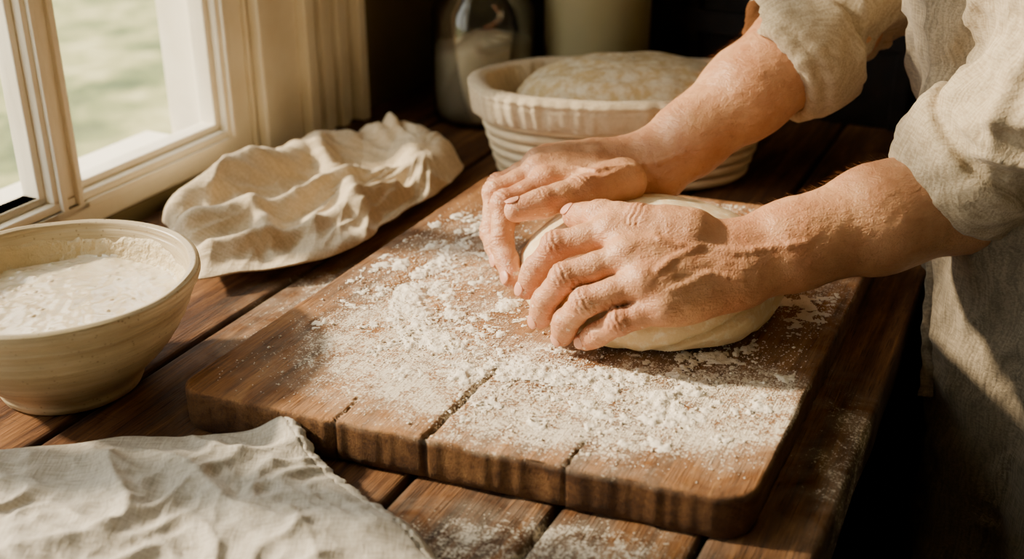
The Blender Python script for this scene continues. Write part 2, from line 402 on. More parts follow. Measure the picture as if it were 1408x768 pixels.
    return mesh('cutting_board',verts,faces,WOODB,attrs={'edge':edge,'pr':pr,'dust':dust},frame=roomframe((*BP(BW/2,BD/2),TT)))
build_board()
def flour():
    h=.0013; xs=np.arange(-.24,.37,h); ys=np.arange(.58,1.18,h)
    X,Y=np.meshgrid(xs,ys,indexing='ij'); pts=np.stack([X.ravel(),Y.ravel()],1)
    M2=np.linalg.inv(np.array([e1,e2]).T); loc=(pts-A2)@M2.T
    ok=(loc[:,0]>.012)&(loc[:,0]<BW-.012)&(loc[:,1]>.012)&(loc[:,1]<BD-.012)
    d=np.clip(gauss(pts,FBL),0,1.35)
    keep=np.where(ok&(d>.10))[0]
    H=np.full(len(pts),-.003)
    c0=np.array([.113,.882])
    for i in keep:
        x,y=pts[i]; rr=math.hypot(x-c0[0],y-c0[1])
        n1=noise.fractal(Vector((x*42,y*42,0)),.6,2.1,5); n2=noise.noise(Vector((x*170,y*170,3))); n3=noise.noise(Vector((x*420,y*420,7)))
        sw=noise.noise(Vector((rr*75,math.atan2(y-c0[1],x-c0[0])*2.2,2)))
        H[i]=d[i]*.0026-.0021+.0025*n1+.0013*n2+.0011*n3+.0026*sw*min(1,d[i]+.15)
        a_,b_=loc[i]
        if b_<.12: H[i]-=.004*math.exp(-((a_-crack_x(.477,b_))/.0022)**2)*min(1,(.12-b_)/.03)
    H=np.clip(H,-.003,.006)
    G=H.reshape(X.shape); act=G>.0002
    cell=act[:-1,:-1]|act[1:,:-1]|act[:-1,1:]|act[1:,1:]
    use=np.zeros_like(act); use[:-1,:-1]|=cell;use[1:,:-1]|=cell;use[:-1,1:]|=cell;use[1:,1:]|=cell
    ids=-np.ones(G.shape,int); ids[use]=np.arange(use.sum())
    G=np.maximum(G,-.0004)
    vs=np.stack([X[use],Y[use],TT+BH+G[use]+.0003],1); c=np.argwhere(cell)
    fs=np.stack([ids[c[:,0],c[:,1]],ids[c[:,0]+1,c[:,1]],ids[c[:,0]+1,c[:,1]+1],ids[c[:,0],c[:,1]+1]],1)
    vs=list(map(tuple,vs)); fs=[tuple(f) for f in fs]
    base=[(1,0,0),(-1,0,0),(0,1,0),(0,-1,0),(0,0,1),(0,0,-1)]; bf=[(0,2,4),(2,1,4),(1,3,4),(3,0,4),(2,0,5),(1,2,5),(3,1,5),(0,3,5)]
    prob=(np.clip(gauss(pts,FBL),0,1)+.10)*ok; prob/=prob.sum()
    ch=np.random.choice(len(pts),11000,p=prob)
    for i in ch:
        r=random.uniform(.0003,.0008)*(2.3 if random.random()<.04 else 1); o=len(vs)
        z=TT+BH+max(H[i],0)+r*.6; x,y=pts[i]+np.random.uniform(-h,h,2)
        for b in base: vs.append((x+b[0]*r*random.uniform(.7,1.4),y+b[1]*r*random.uniform(.7,1.4),z+b[2]*r*.7))
        for f in bf: fs.append(tuple(o+q for q in f))
    return mesh('flour_dusting',vs,fs,FLOURM)
flour()

# ---------------------------------------------------------------- dough
DC=np.array([.115,.877]); DR=.110; DHS=.88
EC=np.array([DC[0],DC[1],TT+BH+.019]); ER=np.array([DR,DR,.058])
def on_dough(px,py,off):
    o=C(px,py,0); dr=C(px,py,1)-o; R=ER+off
    q=(o-EC)/R; w=dr/R; A=w@w; B=q@w; Cc=q@q-1; disc=B*B-A*Cc
    t=(-B-math.sqrt(disc))/A if disc>0 else -B/A
    return o+dr*t
dm=M('dough_skin',.62,**{'Subsurface Weight':.15,'Subsurface Scale':.01}); dm.b.inputs['Subsurface Radius'].default_value=(1,.7,.4)
dn=dm.noise(30,5); fl=dm.noise(120,5,dm.co(),.7)
dm.out(dm.mix(dm.val(fl,.50,.64,0,.75),dm.mix(dn,srgb(222,194,144),srgb(236,213,170)),srgb(244,234,212)),dm.bump(dm.noise(45,5),.35,.006))
prof=[(.001,0),(.06,0),(.090,.001),(.100,.006),(.105,.016),(.106,.026),(.103,.040),(.095,.054),(.082,.067),(.065,.077),(.045,.084),(.022,.0875),(.0008,.088)]
pf=[]
for i in range(len(prof)-1):
    for q in range(4): t=q/4; pf.append((1.038*(prof[i][0]*(1-t)+prof[i+1][0]*t),DHS*(prof[i][1]*(1-t)+prof[i+1][1]*t)))
pf.append((prof[-1][0],prof[-1][1]*DHS))
def ddisp(a,r,h,j):
    x,y=math.cos(a)*r,math.sin(a)*r
    k=1+.03*noise.noise(Vector((x*18,y*18,h*18)))+.012*noise.noise(Vector((x*60,y*60,h*60)))
    sd=0
    for a0_,sl,am in ((-1.25,22,.07),(-.55,16,.055),(-2.1,-14,.03)):
        th=(a-a0_-sl*(h-.02)*1.2+math.pi)%(2*math.pi)-math.pi; sd-=am*math.exp(-(th/.06)**2)*(1 if h<.03 else max(0,1-(h-.03)/.02))
    return r*(k+sd),h*(1+.05*noise.noise(Vector((x*20,y*20,3))))
lathe('bread_dough',pf,dm.m,(DC[0],DC[1],TT+BH+.0012),n=200,disp=ddisp)

# ---------------------------------------------------------------- baker
baker=empty('baker',(.55,.93,0))
SK=M('skin',.5,**{'Subsurface Weight':.12,'Subsurface Scale':.004}); SK.b.inputs['Subsurface Radius'].default_value=(1,.4,.22)
rd=SK.attr('red'); fa=SK.attr('flour'); br=SK.noise(26,6,SK.co(),.65)
c=SK.mix(SK.val(br,.35,.7),srgb(184,128,90),srgb(214,164,122))
c=SK.mix(SK.math('MULTIPLY',rd,.48),c,srgb(192,108,80))
c=SK.mix(SK.val(SK.noise(260,3),.62,.72,0,.35),c,srgb(138,86,58))
g=SK.noise(150,5,SK.co(),.7); k=SK.val(SK.math('SUBTRACT',SK.math('MULTIPLY',g,1),SK.math('SUBTRACT',.78,SK.math('MULTIPLY',fa,.33))),0,.12)
c=SK.mix(SK.math('MULTIPLY',k,.8),c,srgb(240,226,206))
n1=SK.bump(SK.noise(70,6,SK.co(),.65),.65,.0028); n2=SK.bump(SK.voro(380,feature='DISTANCE_TO_EDGE'),.45,.0009,n1); n3=SK.bump(SK.noise(34,4,SK.co((1,1,4)),.65,1.8),.5,.0028,n2)
SK.out(c,n3,SK.mix(k,(.45,.45,.45,1),(.9,.9,.9,1)))
NAIL=M('nail',.35,**{'Subsurface Weight':.2,'Subsurface Scale':.003}); NAIL.out(NAIL.mix(NAIL.noise(60),srgb(206,142,116),srgb(222,168,142)))
HAIR=M('hair',.6); HAIR.out(HAIR.mix(HAIR.noise(80,3,HAIR.co((1,1,6))),srgb(58,38,22),srgb(92,62,38)))
AHAIR=M('arm_hair',.5); AHAIR.out(AHAIR.mix(AHAIR.noise(60),srgb(150,104,62),srgb(196,150,100)))

def build_arm(name,fingers,thumb,wr,wu,fore,dors,veins,h=.00115):
    allp=np.array(sum([list(f) for f in fingers],[])+list(thumb)+[wr,wu]+[f[0] for f in fore])
    m=.05; G=Grid(allp.min(0)-m,allp.max(0)+m,h)
    VF=G.new()
    rads=[(.0122,.0113,.0102,.0088),(.0124,.0115,.0103,.0089),(.0119,.0110,.0099,.0086),(.0108,.0098,.0088,.0077)]
    for f,r in zip(fingers,rads):
        sl,_=G.box(np.min(f,0)-.03,np.max(f,0)+.03)
        G2=Grid(G.lo+np.array([s_.start for s_ in sl])*h,G.lo+np.array([s_.stop-1 for s_ in sl])*h,h); G2.n=np.array([s_.stop-s_.start for s_ in sl])
        L=G2.new()
        for i in range(3):
            a,b=f[i],f[i+1]; mid=(a+b)/2; rm=(r[i]+r[i+1])/2*(.91 if i<2 else 1.02)
            if i==0: rm*=1.02
            G2.seg(L,a,mid,r[i],rm,.003); G2.seg(L,mid,b,rm,r[i+1],.003)
        dpip=dors(f[1]); G2.seg(L,f[1]+dpip*.0020,f[1]+dpip*.0020,r[1]*.97,r[1]*.97,.003)
        ddip=dors(f[2]); G2.seg(L,f[2]+ddip*.0010,f[2]+ddip*.0010,r[2]*.97,r[2]*.97,.003)
        VF[sl]=np.minimum(VF[sl],L)
    L=G.new(); rt_=(.0178,.0134,.0122,.0100)
    for i in range(3):
        a,b=thumb[i],thumb[i+1]; mid=(a+b)/2; rm=(rt_[i]+rt_[i+1])/2*(.95 if i else 1)
        G.seg(L,a,mid,rt_[i],rm,.004); G.seg(L,mid,b,rm,rt_[i+1],.004)
    VT=L
    VP=G.new()
    for i,f in enumerate(fingers):
        w=wr+(wu-wr)*(.1+.8*i/3)
        mid=w*.45+f[0]*.55
        G.seg(VP,w,mid,.0168,.0150,.010); G.seg(VP,mid,f[0],.0150,.0120,.010)
    for i in range(3):
        G.seg(VP,fingers[i][0],fingers[i+1][0],.0110,.0108,.008)
        w0=wr+(wu-wr)*(.1+.8*i/3); w1_=wr+(wu-wr)*(.1+.8*(i+1)/3)
        for q in (.3,.5,.7,.85):
            u0=fingers[i][0]*q+w0*(1-q); u1=fingers[i+1][0]*q+w1_*(1-q); rq=.0158-.0035*q
            G.seg(VP,u0+dors(u0)*.001,u1+dors(u1)*.001,rq,rq,.010)
    G.seg(VP,thumb[0],(thumb[1]+fingers[0][0])/2*.6+thumb[0]*.4,.015,.011,.012)
    G.seg(VP,thumb[0],fingers[0][0]*.5+wr*.5,.0165,.0150,.012)
    G.seg(VP,wu,fingers[3][0]*.75+wu*.25-dors(wu)*.005,.016,.014,.012)
    for i,f in enumerate(fingers):
        n=dors(f[0]); G.seg(VP,f[0]+n*.0032,f[0]+n*.0032,.0104,.0104,.006)
        w=wr+(wu-wr)*(.25+.5*i/3); nw=dors(w)
        G.seg(VP,f[0]*.92+w*.08+n*.0108,f[0]*.4+w*.6+nw*.0150,.0026,.0018,.006)
    VA=G.new()
    dv=unit(wu-wr)
    pr,pu,rr=wr,wu,.0178
    for (p,rad,hw) in fore:
        a=p-dv*hw; b=p+dv*hw
        G.seg(VA,pr,a,rr,rad,.018); G.seg(VA,pu,b,rr,rad,.018); G.seg(VA,(pr+pu)/2,p,rr,rad,.018)
        pr,pu,rr=a,b,rad
    V=smin(VA,VP,.016); del VA,VP
    V=smin(V,VF,.005); V=smin(V,VT,.009); del VF,VT
    def hit(px,py):
        o=C(px,py,0); dr=unit(C(px,py,1)-o); t=.5
        for _ in range(1600):
            q=np.round((o+dr*t-G.lo)/h).astype(int)
            if (q>=0).all() and (q<G.n).all():
                if V[q[0],q[1],q[2]]<0: return o+dr*t
            t+=.0006
        return None
    segs=[]
    for vn in veins:
        pp=[]
        for i in range(len(vn)-1):
            for q in range(4):
                t=q/4; x=vn[i][0]*(1-t)+vn[i+1][0]*t; y=vn[i][1]*(1-t)+vn[i+1][1]*t
                pp.append((x,y+3*noise.noise(Vector((x*.03,y*.03,len(vn))))))
        pp.append(vn[-1]); hp=[hit(*p) for p in pp]; hp=[p for p in hp if p is not None]
        segs+=[(hp[i],hp[i+1]) for i in range(len(hp)-1)]
    cam_d=unit(C(704,384,1)-C(704,384,0))
    for a,b in segs: G.seg(V,a+cam_d*.0013,b+cam_d*.0013,.0013,.0013,.0042)
    verts,faces=surface_nets(V,G.lo,h)
    nrm=vnormals(verts,faces)
    red=np.zeros(len(verts)); fl=np.zeros(len(verts)); dis=np.zeros(len(verts))
    for f in list(fingers)+[thumb]:
        for j,am in ((0,.5),(1,.9),(2,.6),(3,1.0)):
            d=np.linalg.norm(verts-f[j],axis=1); red=np.maximum(red,am*np.exp(-(d/.015)**2))
            if j: fl=np.maximum(fl,.7*np.exp(-(d/.03)**2))
        d=np.linalg.norm(verts-f[3],axis=1); fl=np.maximum(fl,1.0*np.exp(-(d/.016)**2))
        for j in (1,2):
            ax=unit(f[j+1]-f[j-1]); s=(verts-f[j])@ax; d=np.linalg.norm(verts-f[j],axis=1); dn_=nrm@dors(f[j])
            w=np.clip(dn_*1.5,0,1)*(d<.019)
            for o_ in ((-.0042,0,.0042) if j==1 else (-.0014,.0016)):
                dis-=.0009*w*np.exp(-((s-o_+.0006*np.sin(verts[:,2]*900))/.0009)**2)
    d=np.linalg.norm(verts-(wr+wu)/2,axis=1); red=np.maximum(red,.25*np.exp(-(d/.05)**2))
    dis+=np.array([.0006*noise.noise(Vector(p*55))+.00035*noise.noise(Vector(p*140)) for p in verts])
    verts=verts+nrm*dis[:,None]
    ob=mesh(name,verts,faces,SK.m,baker,attrs={'red':red,'flour':fl})
    sm=ob.modifiers.new('smooth','SMOOTH'); sm.factor=.5; sm.iterations=1
    A=(wr+wu)/2; B=fore[-1][0]; ax=unit(B-A); s=(verts-A)@ax; cand=np.where((s>.02)&(s<.24)&(nrm[:,2]>-.3))[0]
    pick=np.random.choice(cand,1500); hv=[];hf=[]
    for i in pick:
        p=verts[i]; n=nrm[i]; L=random.uniform(.006,.011); dr=unit(-ax*random.uniform(.5,1)+n*random.uniform(.25,.6)+np.random.uniform(-.25,.25,3)); sd=unit(np.cross(dr,n))*.00007
        o=len(hv); m_=p+dr*L*.55+n*.0004; t_=p+dr*L-n*.0006
        hv+=[p-sd,p+sd,m_+sd*.8,m_-sd*.8,t_]; hf+=[(o,o+1,o+2,o+3),(o+3,o+2,o+4)]
    mesh(name+'_hair',hv,hf,AHAIR.m,baker)
    nv=[];nf=[]
    for f,r in list(zip(fingers,rads))+[(thumb,rt_)]:
        ax=unit(f[3]-f[2]); n=dors(f[3]); n=unit(n-ax*(n@ax)); sd=np.cross(ax,n); R=r[3]
        c0=f[3]+ax*R*.15; o=len(nv); nu,nw=9,9
        for i in range(nu):
            for j in range(nw):
                u=-1+2*i/(nu-1); w=-1+2*j/(nw-1)
                uu=u*math.sqrt(1-.5*w*w); ww=w*math.sqrt(1-.5*u*u)
                th=ww*.62; hgt=R*(math.cos(uu*.55) if uu>0 else 1)+.0002
                nv.append(c0+ax*uu*R*.62+(n*math.cos(th)+sd*math.sin(th))*hgt)
        for i in range(nu-1):
            for j in range(nw-1): nf.append((o+i*nw+j,o+(i+1)*nw+j,o+(i+1)*nw+j+1,o+i*nw+j+1))
    no=mesh(name+'_nails',nv,nf,NAIL.m,baker); so=no.modifiers.new('th','SOLIDIFY'); so.thickness=.0008
dC=EC-np.array([0,0,.03])
dorsL=lambda p: unit(unit(np.asarray(p)-dC)*.75+np.array([-.1,-.35,.45])*.6)
LF=[[on_dough(842,318,.022),on_dough(764,338,.023),on_dough(737,370,.014),on_dough(725,396,.0095)],
    [on_dough(862,352,.023),on_dough(776,382,.025),on_dough(750,414,.015),on_dough(743,437,.010)],
    [on_dough(884,388,.023),on_dough(803,416,.024),on_dough(778,443,.015),on_dough(774,460,.010)],
    [on_dough(910,423,.019),on_dough(850,443,.020),on_dough(822,459,.012),on_dough(806,468,.009)]]
LT=[on_dough(948,322,.024),on_dough(878,304,.026),on_dough(826,296,.022),on_dough(790,297,.014)]
wrL=C(1000,338,.884); wuL=C(1012,388,.868)
eL=C(1395,243,.93); wcL=(wrL+wuL)/2
fL=[(wcL*.8+eL*.2,.0225,.010),(wcL*.5+eL*.5,.031,.009),(wcL*.2+eL*.8,.036,.007),(eL,.036,.004)]
build_arm('left_arm',LF,LT,wrL,wuL,fL,dorsL,[[(1110,335),(1060,342),(1010,348),(965,338),(925,338),(900,328)],[(965,338),(930,355),(905,372)],[(1020,388),(975,376),(938,395),(918,402)]])
dorsR=lambda p: unit(unit(np.asarray(p)-dC)*.8+np.array([-.25,-.1,.5])*.6)
RF=[[C(752,252,.985),C(694,280,.975),C(690,334,.970),C(704,381,.953)],
    [C(742,236,1.005),C(683,266,.998),C(677,318,.992),C(689,358,.975)],
    [C(742,226,1.028),C(687,256,1.022),C(681,300,1.015),C(692,336,1.0)],
    [C(752,220,1.05),C(708,246,1.046),C(700,276,1.040),C(706,300,1.028)]]
RT=[C(856,250,.985),C(796,264,.955),C(746,279,.943),C(710,289,.940)]
wrR=C(903,252,1.02); wuR=C(884,214,1.045); eR=C(1150,30,1.085); wcR=(wrR+wuR)/2
fR=[(wcR*.8+eR*.2,.0225,.011),(wcR*.5+eR*.5,.031,.010),(wcR*.2+eR*.8,.037,.008),(eR,.037,.004)]
build_arm('right_arm',RF,RT,wrR,wuR,fR,dorsR,[[(940,212),(905,226),(860,230),(820,234),(790,232)],[(860,230),(830,245),(805,247)]])

# clothing
shR=np.array([.46,1.14,TT+.47]); shL=np.array([.50,.80,TT+.45])
def w3(x,y,h): return np.array([x,y,TT+h])
def displace(verts,faces,fn):
    n=vnormals(verts,faces); d=np.array([fn(p) for p in verts]); return verts+n*d[:,None]
def foldn(p,s=22,amp=.006,o=0,st=(1,1,1)):
    q=Vector((p[0]*st[0],p[1]*st[1],p[2]*st[2]))
    w=noise.noise(q*s*.5+Vector((o,o,0)))
    r=1-abs(noise.noise(q*s+Vector((w*1.3,o,w)))*2)
    return amp*(r-.5)+amp*.35*noise.noise(q*s*2.6)
hip=w3(.555,.935,-.05); ch=w3(.475,.965,.40); d3=np.array([D2[0],D2[1],0])
G=Grid([.22,.60,TT-.12],[.82,1.36,TT+.66],.003)
V=G.new(.1)
for k_ in (-1,0,1):
    G.seg(V,hip+d3*.06*k_,ch+d3*.085*k_,.104,.115,.05)
G.seg(V,ch+d3*.1,shR,.085,.07,.05); G.seg(V,ch-d3*.1,shL,.085,.07,.05)
nk=w3(.445,.965,.58); G.seg(V,ch+np.array([0,0,.06]),nk-np.array([0,0,.05]),.09,.062,.05)
cR0=wcR*.34+eR*.66; axR=unit(eR-wcR)
G.seg(V,eR+axR*.03,shR,.050,.070,.006); G.seg(V,cR0+axR*.05,eR+axR*.03,.048,.050,.006)
G.cyl(V,cR0-axR*.006,cR0+axR*.030,.0555,.0575,.007,.0005); G.cyl(V,cR0+axR*.006,cR0+axR*.054,.0615,.0655,.0075,.0005)
cA=C(1300,258,.925); cB=C(1400,165,.865); axL=unit(cB-cA)
G.cyl(V,cA-axL*.002,cA+axL*.03,.0545,.0565,.007,.0005); G.cyl(V,cA+axL*.009,cA+axL*.058,.0605,.0645,.0075,.0005)
G.seg(V,cA+axL*.055,cB+axL*.02,.050,.050,.006); G.seg(V,cB+axL*.02,shL,.050,.070,.02)
G.seg(V,eL+np.array([.008,0,0]),cB,.046,.050,.01)
G.seg(V,wcR,cR0+axR*.012,.032,.043,0,neg=True); G.seg(V,wcL,wcL*.26+eL*.74,.030,.039,0,neg=True)
cuffs=[(cR0-axR*.01,cR0+axR*.054),(cA-axL*.002,cA+axL*.058)]
vs,fs=surface_nets(V,G.lo,G.h)
def cuffw(p):
    w=1
    for a,b in cuffs:
        ab=b-a; l=np.linalg.norm(ab); t=((p-a)@ab)/(l*l); tc=min(1,max(0,t)); d=np.linalg.norm(p-a-ab*tc)
        if d<.08: w=min(w,.12+.88*min(1,max(0,max(t-1,-t))*l/.02))
    return w
vs=displace(vs,fs,lambda p:cuffw(p)*(foldn(p,13,.013,2,(1,1,.8))+foldn(p,30,.005,7))*(1 if p[2]>TT+.14 else .4)+foldn(p,26,.0028,3)+foldn(p,60,.0009,5))
sh=mesh('shirt',vs,fs,SHIRT,baker); s_=sh.modifiers.new('s','SMOOTH'); s_.iterations=1
G=Grid([.30,.62,.28],[.86,1.30,TT+.44],.005); V=G.new(.1)
for k_ in (-1,0,1):
    G.seg(V,hip+d3*.065*k_,ch+d3*.06*k_-np.array([0,0,.1]),.138,.130,.05)
    kn=np.array([.58,.92,.40])+d3*.09*k_
    G.seg(V,hip+d3*.07*k_,kn,.138,.165,.05)
X=(G.lo[0]+G.h*np.arange(G.n[0]))[:,None,None]; Y=(G.lo[1]+G.h*np.arange(G.n[1]))[None,:,None]; Z=(G.lo[2]+G.h*np.arange(G.n[2]))[None,None,:]
back=(X-.60)*N2[0]+(Y-.93)*N2[1]; V=np.maximum(V,np.maximum(back,.33-Z)+0*V)
bib=np.where(Z>TT+.16,np.abs((X-.48)*D2[0]+(Y-.95)*D2[1])-.10,-1); V=np.maximum(V,bib).astype(np.float32)
vs,fs=surface_nets(V,G.lo,G.h)
vs=displace(vs,fs,lambda p:foldn(p,10,.022,4,(1,1,.18))+foldn(p,30,.005,1))
te=(vs[:,0]-W0[0])*N2[0]+(vs[:,1]-W0[1])*N2[1]-SW
low=(vs[:,2]<TT+.01)&(te<.006); sh_=np.where(low,.006-te,0); vs[:,0]+=sh_*N2[0]; vs[:,1]+=sh_*N2[1]
ap=mesh('apron',vs,fs,APRON,baker); s_=ap.modifiers.new('s','SMOOTH'); s_.iterations=2
G=Grid([.38,.66,-.01],[.84,1.24,TT-.02],.008); V=G.new(.1)
TR=mat_simple('trousers_cloth',srgb(52,50,50),.9,.1,20,.3)
for k_ in (-1,1):
    G.seg(V,hip+d3*.08*k_+np.array([.03,0,-.05]),np.array([.62,.91,.42])+d3*.10*k_,.085,.065,.02)
    G.seg(V,np.array([.62,.91,.42])+d3*.10*k_,np.array([.64,.90,.11])+d3*.11*k_,.062,.052,.02)
vs,fs=surface_nets(V,G.lo,G.h); mesh('trousers',vs,fs,TR,baker)
G=Grid([.3,.6,-.005],[.84,1.24,.16],.006); V=G.new(.1); n3_=np.array([N2[0],N2[1],0])
for k_ in (-1,1):
    f0=np.array([.64,.90,.05])+d3*.11*k_; G.seg(V,f0+n3_*.03,f0-n3_*.15-np.array([0,0,.012]),.045,.034,.02); G.seg(V,f0,f0+np.array([0,0,.06]),.045,.048,.02)
vs,fs=surface_nets(V,G.lo,G.h); vs[:,2]=np.maximum(vs[:,2],.002); mesh('shoes',vs,fs,mat_simple('shoe_leather',srgb(60,38,24),.5),baker)
hc=w3(.40,.945,.70); fwd=unit(np.array([-.80,-.15,-.55])); upv=unit(np.array([-.5,-.1,.85])); upv=unit(upv-fwd*(upv@fwd)); sdv=np.cross(fwd,upv)
G=Grid(hc-.2,hc+.2,.003); V=G.new(.1)
G.ell(V,hc,(fwd,sdv,upv),(.098,.076,.105),.01); G.seg(V,hc-upv*.05+fwd*.03,hc-upv*.092+fwd*.062,.058,.030,.03)
G.seg(V,hc-upv*.02+fwd*.095,hc-upv*.045+fwd*.112,.008,.013,.012)
for q in (-1,1):
    G.ell(V,hc+sdv*.076*q-upv*.015,(fwd,sdv,upv),(.018,.008,.030),.006); G.seg(V,hc+sdv*.05*q+fwd*.076-upv*.035,hc+sdv*.05*q+fwd*.07-upv*.035,.016,.016,.02)
    G.seg(V,hc+sdv*.015*q+fwd*.094+upv*.014,hc+sdv*.045*q+fwd*.082+upv*.014,.007,.006,.010)
G.seg(V,hc-upv*.072+fwd*.088-sdv*.018,hc-upv*.072+fwd*.088+sdv*.018,.006,.006,.008)
G.seg(V,hc-upv*.04-fwd*.03,nk+np.array([.01,0,-.04]),.055,.058,.02)
vs,fs=surface_nets(V,G.lo,G.h); z0=np.zeros(len(vs)); mesh('head',vs,fs,SK.m,baker,attrs={'red':z0,'flour':z0})
G=Grid(hc-.2,hc+.2,.004); V=G.new(.1); G.ell(V,hc+upv*.018-fwd*.014,(fwd,sdv,upv),(.104,.084,.106),.01)
X=(G.lo[0]+G.h*np.arange(G.n[0]))[:,None,None]; Y=(G.lo[1]+G.h*np.arange(G.n[1]))[None,:,None]; Z=(G.lo[2]+G.h*np.arange(G.n[2]))[None,None,:]
ff=(X-hc[0])*fwd[0]+(Y-hc[1])*fwd[1]+(Z-hc[2])*fwd[2]; uu=(X-hc[0])*upv[0]+(Y-hc[1])*upv[1]+(Z-hc[2])*upv[2]
V=np.maximum(V,(ff*.9-uu*.75+.0)+.0*V).astype(np.float32)
vs,fs=surface_nets(V,G.lo,G.h); vs=displace(vs,fs,lambda p:.004*nz(p,60)); mesh('hair',vs,fs,HAIR.m,baker)
EYE=mat_simple('eye_white',srgb(225,220,212),.2)
for q in (-1,1):
    c_=hc+sdv*.031*q+fwd*.083-upv*.002
    bm=bmesh.new(); bmesh.ops.create_uvsphere(bm,u_segments=16,v_segments=12,radius=.0125)
    mesh('eye_%d'%(1 if q<0 else 2),[np.array(v.co)+c_ for v in bm.verts],[[v.index for v in f.verts] for f in bm.faces],EYE,baker); bm.free()
rb=[C(1283,352,1.03),C(1281,400,1.02),C(1276,450,1.01),C(1277,500,1.0),C(1272,545,.99)]
rv=[];rf=[]
for i in range(41):
    t=i/10; j=min(int(t),3); q=t-j; p=rb[j]*(1-q)+rb[j+1]*q; w=.006
    rv+= [p+np.array([-w,.002*math.sin(i),0]),p+np.array([w,.002*math.cos(i*.7),0])]
    if i: rf.append((2*i-2,2*i-1,2*i+1,2*i))
r_=mesh('apron_string',rv,rf,APRON,baker); so=r_.modifiers.new('t','SOLIDIFY'); so.thickness=.0015

# ---------------------------------------------------------------- towels
def poly(pts,t):
    pts=[np.array(p) for p in pts]; L=np.cumsum([0]+[np.linalg.norm(pts[i+1]-pts[i]) for i in range(len(pts)-1)]); d=t*L[-1]
    i=min(np.searchsorted(L,d,side='right')-1,len(pts)-2); q=(d-L[i])/(L[i+1]-L[i])
    p0=pts[max(i-1,0)];p1=pts[i];p2=pts[i+1];p3=pts[min(i+2,len(pts)-1)]
    return .5*((2*p1)+(-p0+p2)*q+(2*p0-5*p1+4*p2-p3)*q*q+(-p0+3*p1-3*p2+p3)*q**3)
def pldist(p,pl):
    best=9;bt=0;L=0;tot=sum(np.linalg.norm(pl[i+1]-pl[i]) for i in range(len(pl)-1)); side=0
    for i in range(len(pl)-1):
        a,b=pl[i],pl[i+1]; ab=b-a; l=np.linalg.norm(ab); t=min(1,max(0,((p-a)@ab)/(l*l))); q=p-a-ab*t; d=math.hypot(q[0],q[1])
        if d<best: best=d; bt=(L+t*l)/tot; side=ab[0]*q[1]-ab[1]*q[0]
        L+=l
    return best,bt,(1 if side>0 else -1)
def towel(name,near,right,far,left,nu,nv,hf,mat,thick=.0016):
    g=lambda L:[P(x,y,0)[:2] for x,y in L]
    near,right,far,left=map(g,(near,right,far,left))
    nr=[poly(near,i/nu) for i in range(nu+1)]; fr=[poly(far,i/nu) for i in range(nu+1)]; lf=[poly(left,j/nv) for j in range(nv+1)]; rt=[poly(right,j/nv) for j in range(nv+1)]
    out=[]
    for j in range(nv+1):
        v=j/nv
        for i in range(nu+1):
            u=i/nu
            p=(1-v)*nr[i]+v*fr[i]+(1-u)*lf[j]+u*rt[j]-((1-u)*(1-v)*nr[0]+u*(1-v)*nr[-1]+(1-u)*v*fr[0]+u*v*fr[-1])
            z,dx,dy=hf(u,v,p); out.append((p[0]+dx,p[1]+dy,TT+.0012+max(z,.0006)))
    fs=[(j*(nu+1)+i,j*(nu+1)+i+1,(j+1)*(nu+1)+i+1,(j+1)*(nu+1)+i) for j in range(nv) for i in range(nu)]
    fo=mesh(name,out,fs,mat)
    s=fo.modifiers.new('t','SOLIDIFY'); s.thickness=thick; s.offset=1
    return fo
gp=lambda L:[P(x,y,0)[:2] for x,y in L]
RID=[(gp([(236,320),(330,285),(420,240),(500,226),(560,228),(612,244)]),.040,.026),
     (gp([(262,345),(360,318),(450,288),(530,270),(600,258)]),.029,.016),
     (gp([(272,378),(360,362),(430,345),(480,318),(540,292)]),.019,.012),
     (gp([(330,300),(370,330),(380,372)]),.010,.011),
     (gp([(440,232),(470,270),(500,318)]),.020,.013),
     (gp([(540,225),(575,250),(585,272)]),.030,.022)]
KN=P(590,250,0)[:2]
def far_h(u,v,p):
    x,y=p
    wx=noise.noise(Vector((x*14,y*14,1)))*.012; wy=noise.noise(Vector((x*14,y*14,11)))*.012
    q=p+np.array([wx,wy])
    eu=1-math.exp(-min(u,1-u)/.035); ev=1-math.exp(-v/.045); ev2=1-math.exp(-(1-v)/.05); edge=eu*ev*ev2
    z=.008; acc=0
    for pl,am,w in RID:
        d,t,s=pldist(q,pl); k=math.exp(-(d/w)**2)*am*(.78+.22*math.sin(t*9+am*300)); acc+=k**1.6
    acc=acc**(1/1.6); z+=acc*edge
    r=np.linalg.norm(q-KN); th=math.atan2(q[1]-KN[1],q[0]-KN[0])
    if th<0: th+=2*math.pi
    f1=1-abs(noise.noise(Vector((th*3.6+2*noise.noise(Vector((r*5,th,0))),r*4,2)))*2.0)
    f2=1-abs(noise.noise(Vector((th*9,r*9,5)))*2.2)
    f3=1-abs(noise.noise(Vector((x*36+3*wx*50,y*30,8)))*2.4)
    am=min(1,r/.08)
    z+=edge*(am*(.010*max(f1,0)**1.3+.0038*max(f2,0)**1.3)+.0020*max(f3,0))
    z+=.0008*(1+noise.noise(Vector((x*80,y*80,2))))*edge+.004*(1+noise.noise(Vector((x*26,y*26,9))))*(1-edge)
    sm=ev2*ev2*min(1,(1-v)/.35)
    return z,.006*noise.noise(Vector((x*30,y*30,21)))*(1-edge)+wx*.4,.006*noise.noise(Vector((x*30,y*30,31)))*(1-edge)-.35*acc*edge*sm
towel('linen_towel',[(277,402),(350,392),(430,380),(502,352)],[(502,352),(536,318),(600,284),(636,244)],[(236,288),(300,262),(440,218),(560,210),(636,244)],[(277,402),(266,372),(232,330),(236,288)],230,170,far_h,LIN)
